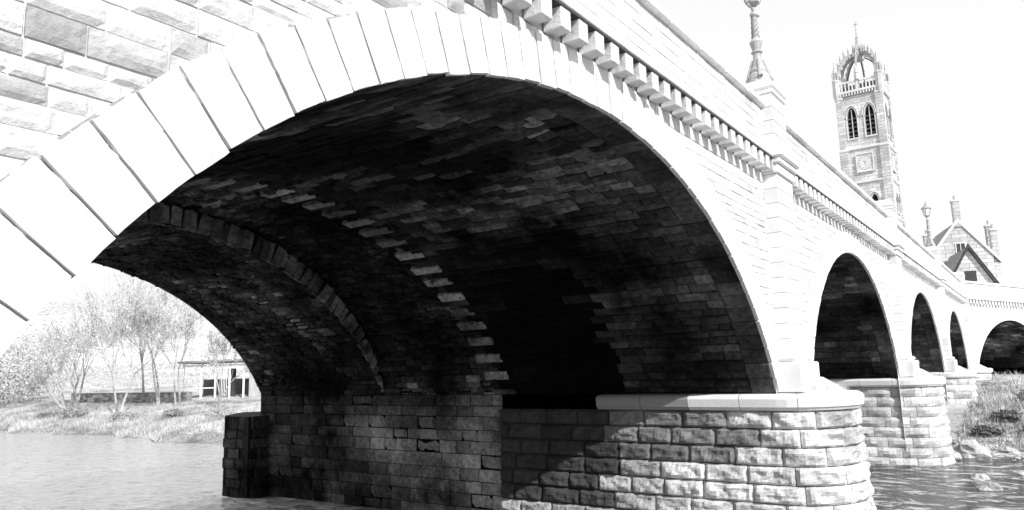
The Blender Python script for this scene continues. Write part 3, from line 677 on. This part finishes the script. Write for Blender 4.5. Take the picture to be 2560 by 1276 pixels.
tree('riverside_tree',25.5,46.7,10.8,leaves=5200,trunks=3,rad=.10)
tree('riverside_tree',24.2,50.5,7.0,lean=(-.3,.9),leaves=2000,trunks=3,rad=.09)
tree('riverside_tree',26.3,54.3,10.0,leaves=5000,trunks=2,rad=.11)
tree('riverside_tree',29.4,46.2,10.4,leaves=5000,trunks=2,rad=.09)
tree('riverside_tree',28.6,40.6,7.6,leaves=3400,trunks=3,rad=.06,spread=.6)
tree('riverside_tree',31.7,55.3,12.4,leaves=5500,rad=.13,trunks=2)
tree('riverside_tree',30.0,50.0,11.8,leaves=5200,rad=.11,trunks=2)
tree('riverside_tree',27.5,58.5,9.5,leaves=4200,rad=.12,trunks=2)
def bushes(name,pts,mat,leaf,n,tone):
    b=MB()
    for (x,y,r,h) in pts:
        z=H1(x,y); off=Vector((x,y,0))
        for i in range(n):
            d=Vector((random.gauss(0,1),random.gauss(0,1),random.gauss(0,1))).normalized(); rr=(U(.3,1)**.4)*(1+.5*noise.noise(d*2+off))
            p=Vector((x+d.x*r*rr,y+d.y*r*rr,z+h*.45+d.z*h*.55*rr))
            a=Vector((U(-1,1),U(-1,1),U(-1,1))).normalized(); c=a.orthogonal().normalized(); s=leaf*U(.5,1.3)
            b.face([p-a*s,p-c*s*.6,p+a*s,p+c*s*.6],tone*U(.6,1.2))
    return b.build(name,mat)
bushes('distant_tree_row',[(30+i*3.0+U(-1,1),98-i*1.6+U(-5,5),U(2.2,4),U(6,11)) for i in range(26)],M_leaf,.13,1600,1.05)
bushes('dark_shrub',[(29,73,3.2,5.2),(31,78,3,6),(27.5,80,2.6,4.5)],M_leaf,.12,2600,.5)
bushes('riverside_shrub',[(31.6,-3.2,.5,.5),(33.5,-5.2,.6,.6),(34.5,-4.0,.5,.55),(36.5,-3.0,.6,.6),(33,-2.2,.45,.4),(31.2,-1.6,.5,.35),(38.5,-4.5,.7,.6)],M_leaf,.05,900,.28)
bushes('riverside_shrub',[(24.5,44,.9,.6),(25.5,40,.7,.5),(26,36,1.0,.6),(24.2,50,.9,.7)],M_leaf,.07,700,.5)

# ---------------------------------------------------------------- pavilion
pav=empty('riverside_pavilion')
pr=math.atan2(-.815,.579)
def TP(p):
    c,s=math.cos(pr),math.sin(pr); return (35.4+p[0]*c-p[1]*s,47.0+p[0]*s+p[1]*c,p[2])
gz=H1(35.2,47.3)-.1
b=MB(TP)
top=[(-5.3,-.5,gz+2.85),(6,-.5,gz+3.1),(6,4.3,gz+3.1),(-5.3,4.3,gz+2.85)]
b.face([(x,y,z+.16) for x,y,z in top],.6);b.face(top,.3)
for i in range(4):
    a_,b_=top[i],top[(i+1)%4]; b.face([a_,b_,(b_[0],b_[1],b_[2]+.16),(a_[0],a_[1],a_[2]+.16)],.35)
b.build('roof',M_white,pav)
b=MB(TP)
for x in (-5,-3.6,-2.5,-1.4,-.3,2,4,5.8): b.box(x-.06,x+.06,-.06,.06,gz,gz+2.85,1.1)
b.box(-5.0,5.8,-.05,.05,gz+2.6,gz+2.72,1.1); b.box(-5,-2.6,-.03,.03,gz+.9,gz+.98,1.1)
for k in range(7): b.box(-2.3+k*.13,-2.26+k*.13,.3,.34,gz+.3,gz+2.3,1.1)
b.build('posts_and_rails',M_white,pav)
b=MB(TP); b.box(-.1,6,.6,4,gz,gz+2.85,.6); b.box(-5.1,6,4.0,4.2,gz,gz+1.6,.3); b.build('walls',M_face,pav)
b=MB(TP); b.box(-1.9,-1.35,.9,1.2,gz+.2,gz+2.4,3); b.build('doorway',M_dark,pav)
b=MB()
courses(b,lambda u,v,d:(31.0-d+.0*u,u,v),48,66,1.3,2.1,.18,.3,.7,stone_tone(.25,.6),jit=.01)
b.box(31.03,31.4,48,66,1.0,2.12,.4); b.box(30.95,31.45,48,66,2.123,2.2,.5,b=.02); b.build('stone_wall',M_pier)

# ---------------------------------------------------------------- light, sky, camera
sd=Vector((.47,1.0,-.85)).normalized()
el=math.asin(-sd.z); az=math.atan2(-sd.x,-sd.y)
wd=bpy.data.worlds.new('World'); sc.world=wd; wd.use_nodes=True; nt=wd.node_tree; N=nt.nodes; L=nt.links; N.clear()
ow=N.new('ShaderNodeOutputWorld'); bg=N.new('ShaderNodeBackground'); sk=N.new('ShaderNodeTexSky'); sk.sky_type='NISHITA'; sk.sun_disc=False; sk.sun_elevation=el; sk.sun_rotation=az%(2*math.pi); sk.dust_density=3.0
bw=N.new('ShaderNodeRGBToBW'); L.new(sk.outputs[0],bw.inputs[0])
ad=N.new('ShaderNodeMath'); ad.operation='ADD'; ad.inputs[1].default_value=6.0; L.new(bw.outputs[0],ad.inputs[0])
mn=N.new('ShaderNodeMath'); mn.operation='MINIMUM'; mn.inputs[1].default_value=8.0; L.new(ad.outputs[0],mn.inputs[0])
L.new(mn.outputs[0],bg.inputs[0]); bg.inputs[1].default_value=.125; L.new(bg.outputs[0],ow.inputs[0])
sl=bpy.data.lights.new('sun','SUN'); sl.energy=5; sl.angle=math.radians(.5); sl.color=(1,1,1); so=bpy.data.objects.new('sun',sl); COL.objects.link(so)
so.rotation_euler=sd.to_track_quat('-Z','Y').to_euler()
cam=bpy.data.cameras.new('camera'); cam.lens=26.02; cam.sensor_width=36; cam.clip_start=.05; cam.clip_end=8000
co=bpy.data.objects.new('camera',cam); COL.objects.link(co)
th=math.radians(35.4);P_=math.radians(9);r_=math.radians(1.5)
f0=Vector((math.cos(th),math.sin(th),0));rt=Vector((math.sin(th),-math.cos(th),0));zz=Vector((0,0,1))
fw=f0*math.cos(P_)+zz*math.sin(P_);up=zz*math.cos(P_)-f0*math.sin(P_)
rr=rt*math.cos(r_)-up*math.sin(r_);uu=rt*math.sin(r_)+up*math.cos(r_)
M=Matrix(((rr.x,uu.x,-fw.x,0),(rr.y,uu.y,-fw.y,-3.64),(rr.z,uu.z,-fw.z,3.0),(0,0,0,1)))
co.matrix_world=M
sc.camera=co
sc.view_settings.view_transform='Standard'; sc.view_settings.look='None'; sc.view_settings.exposure=0
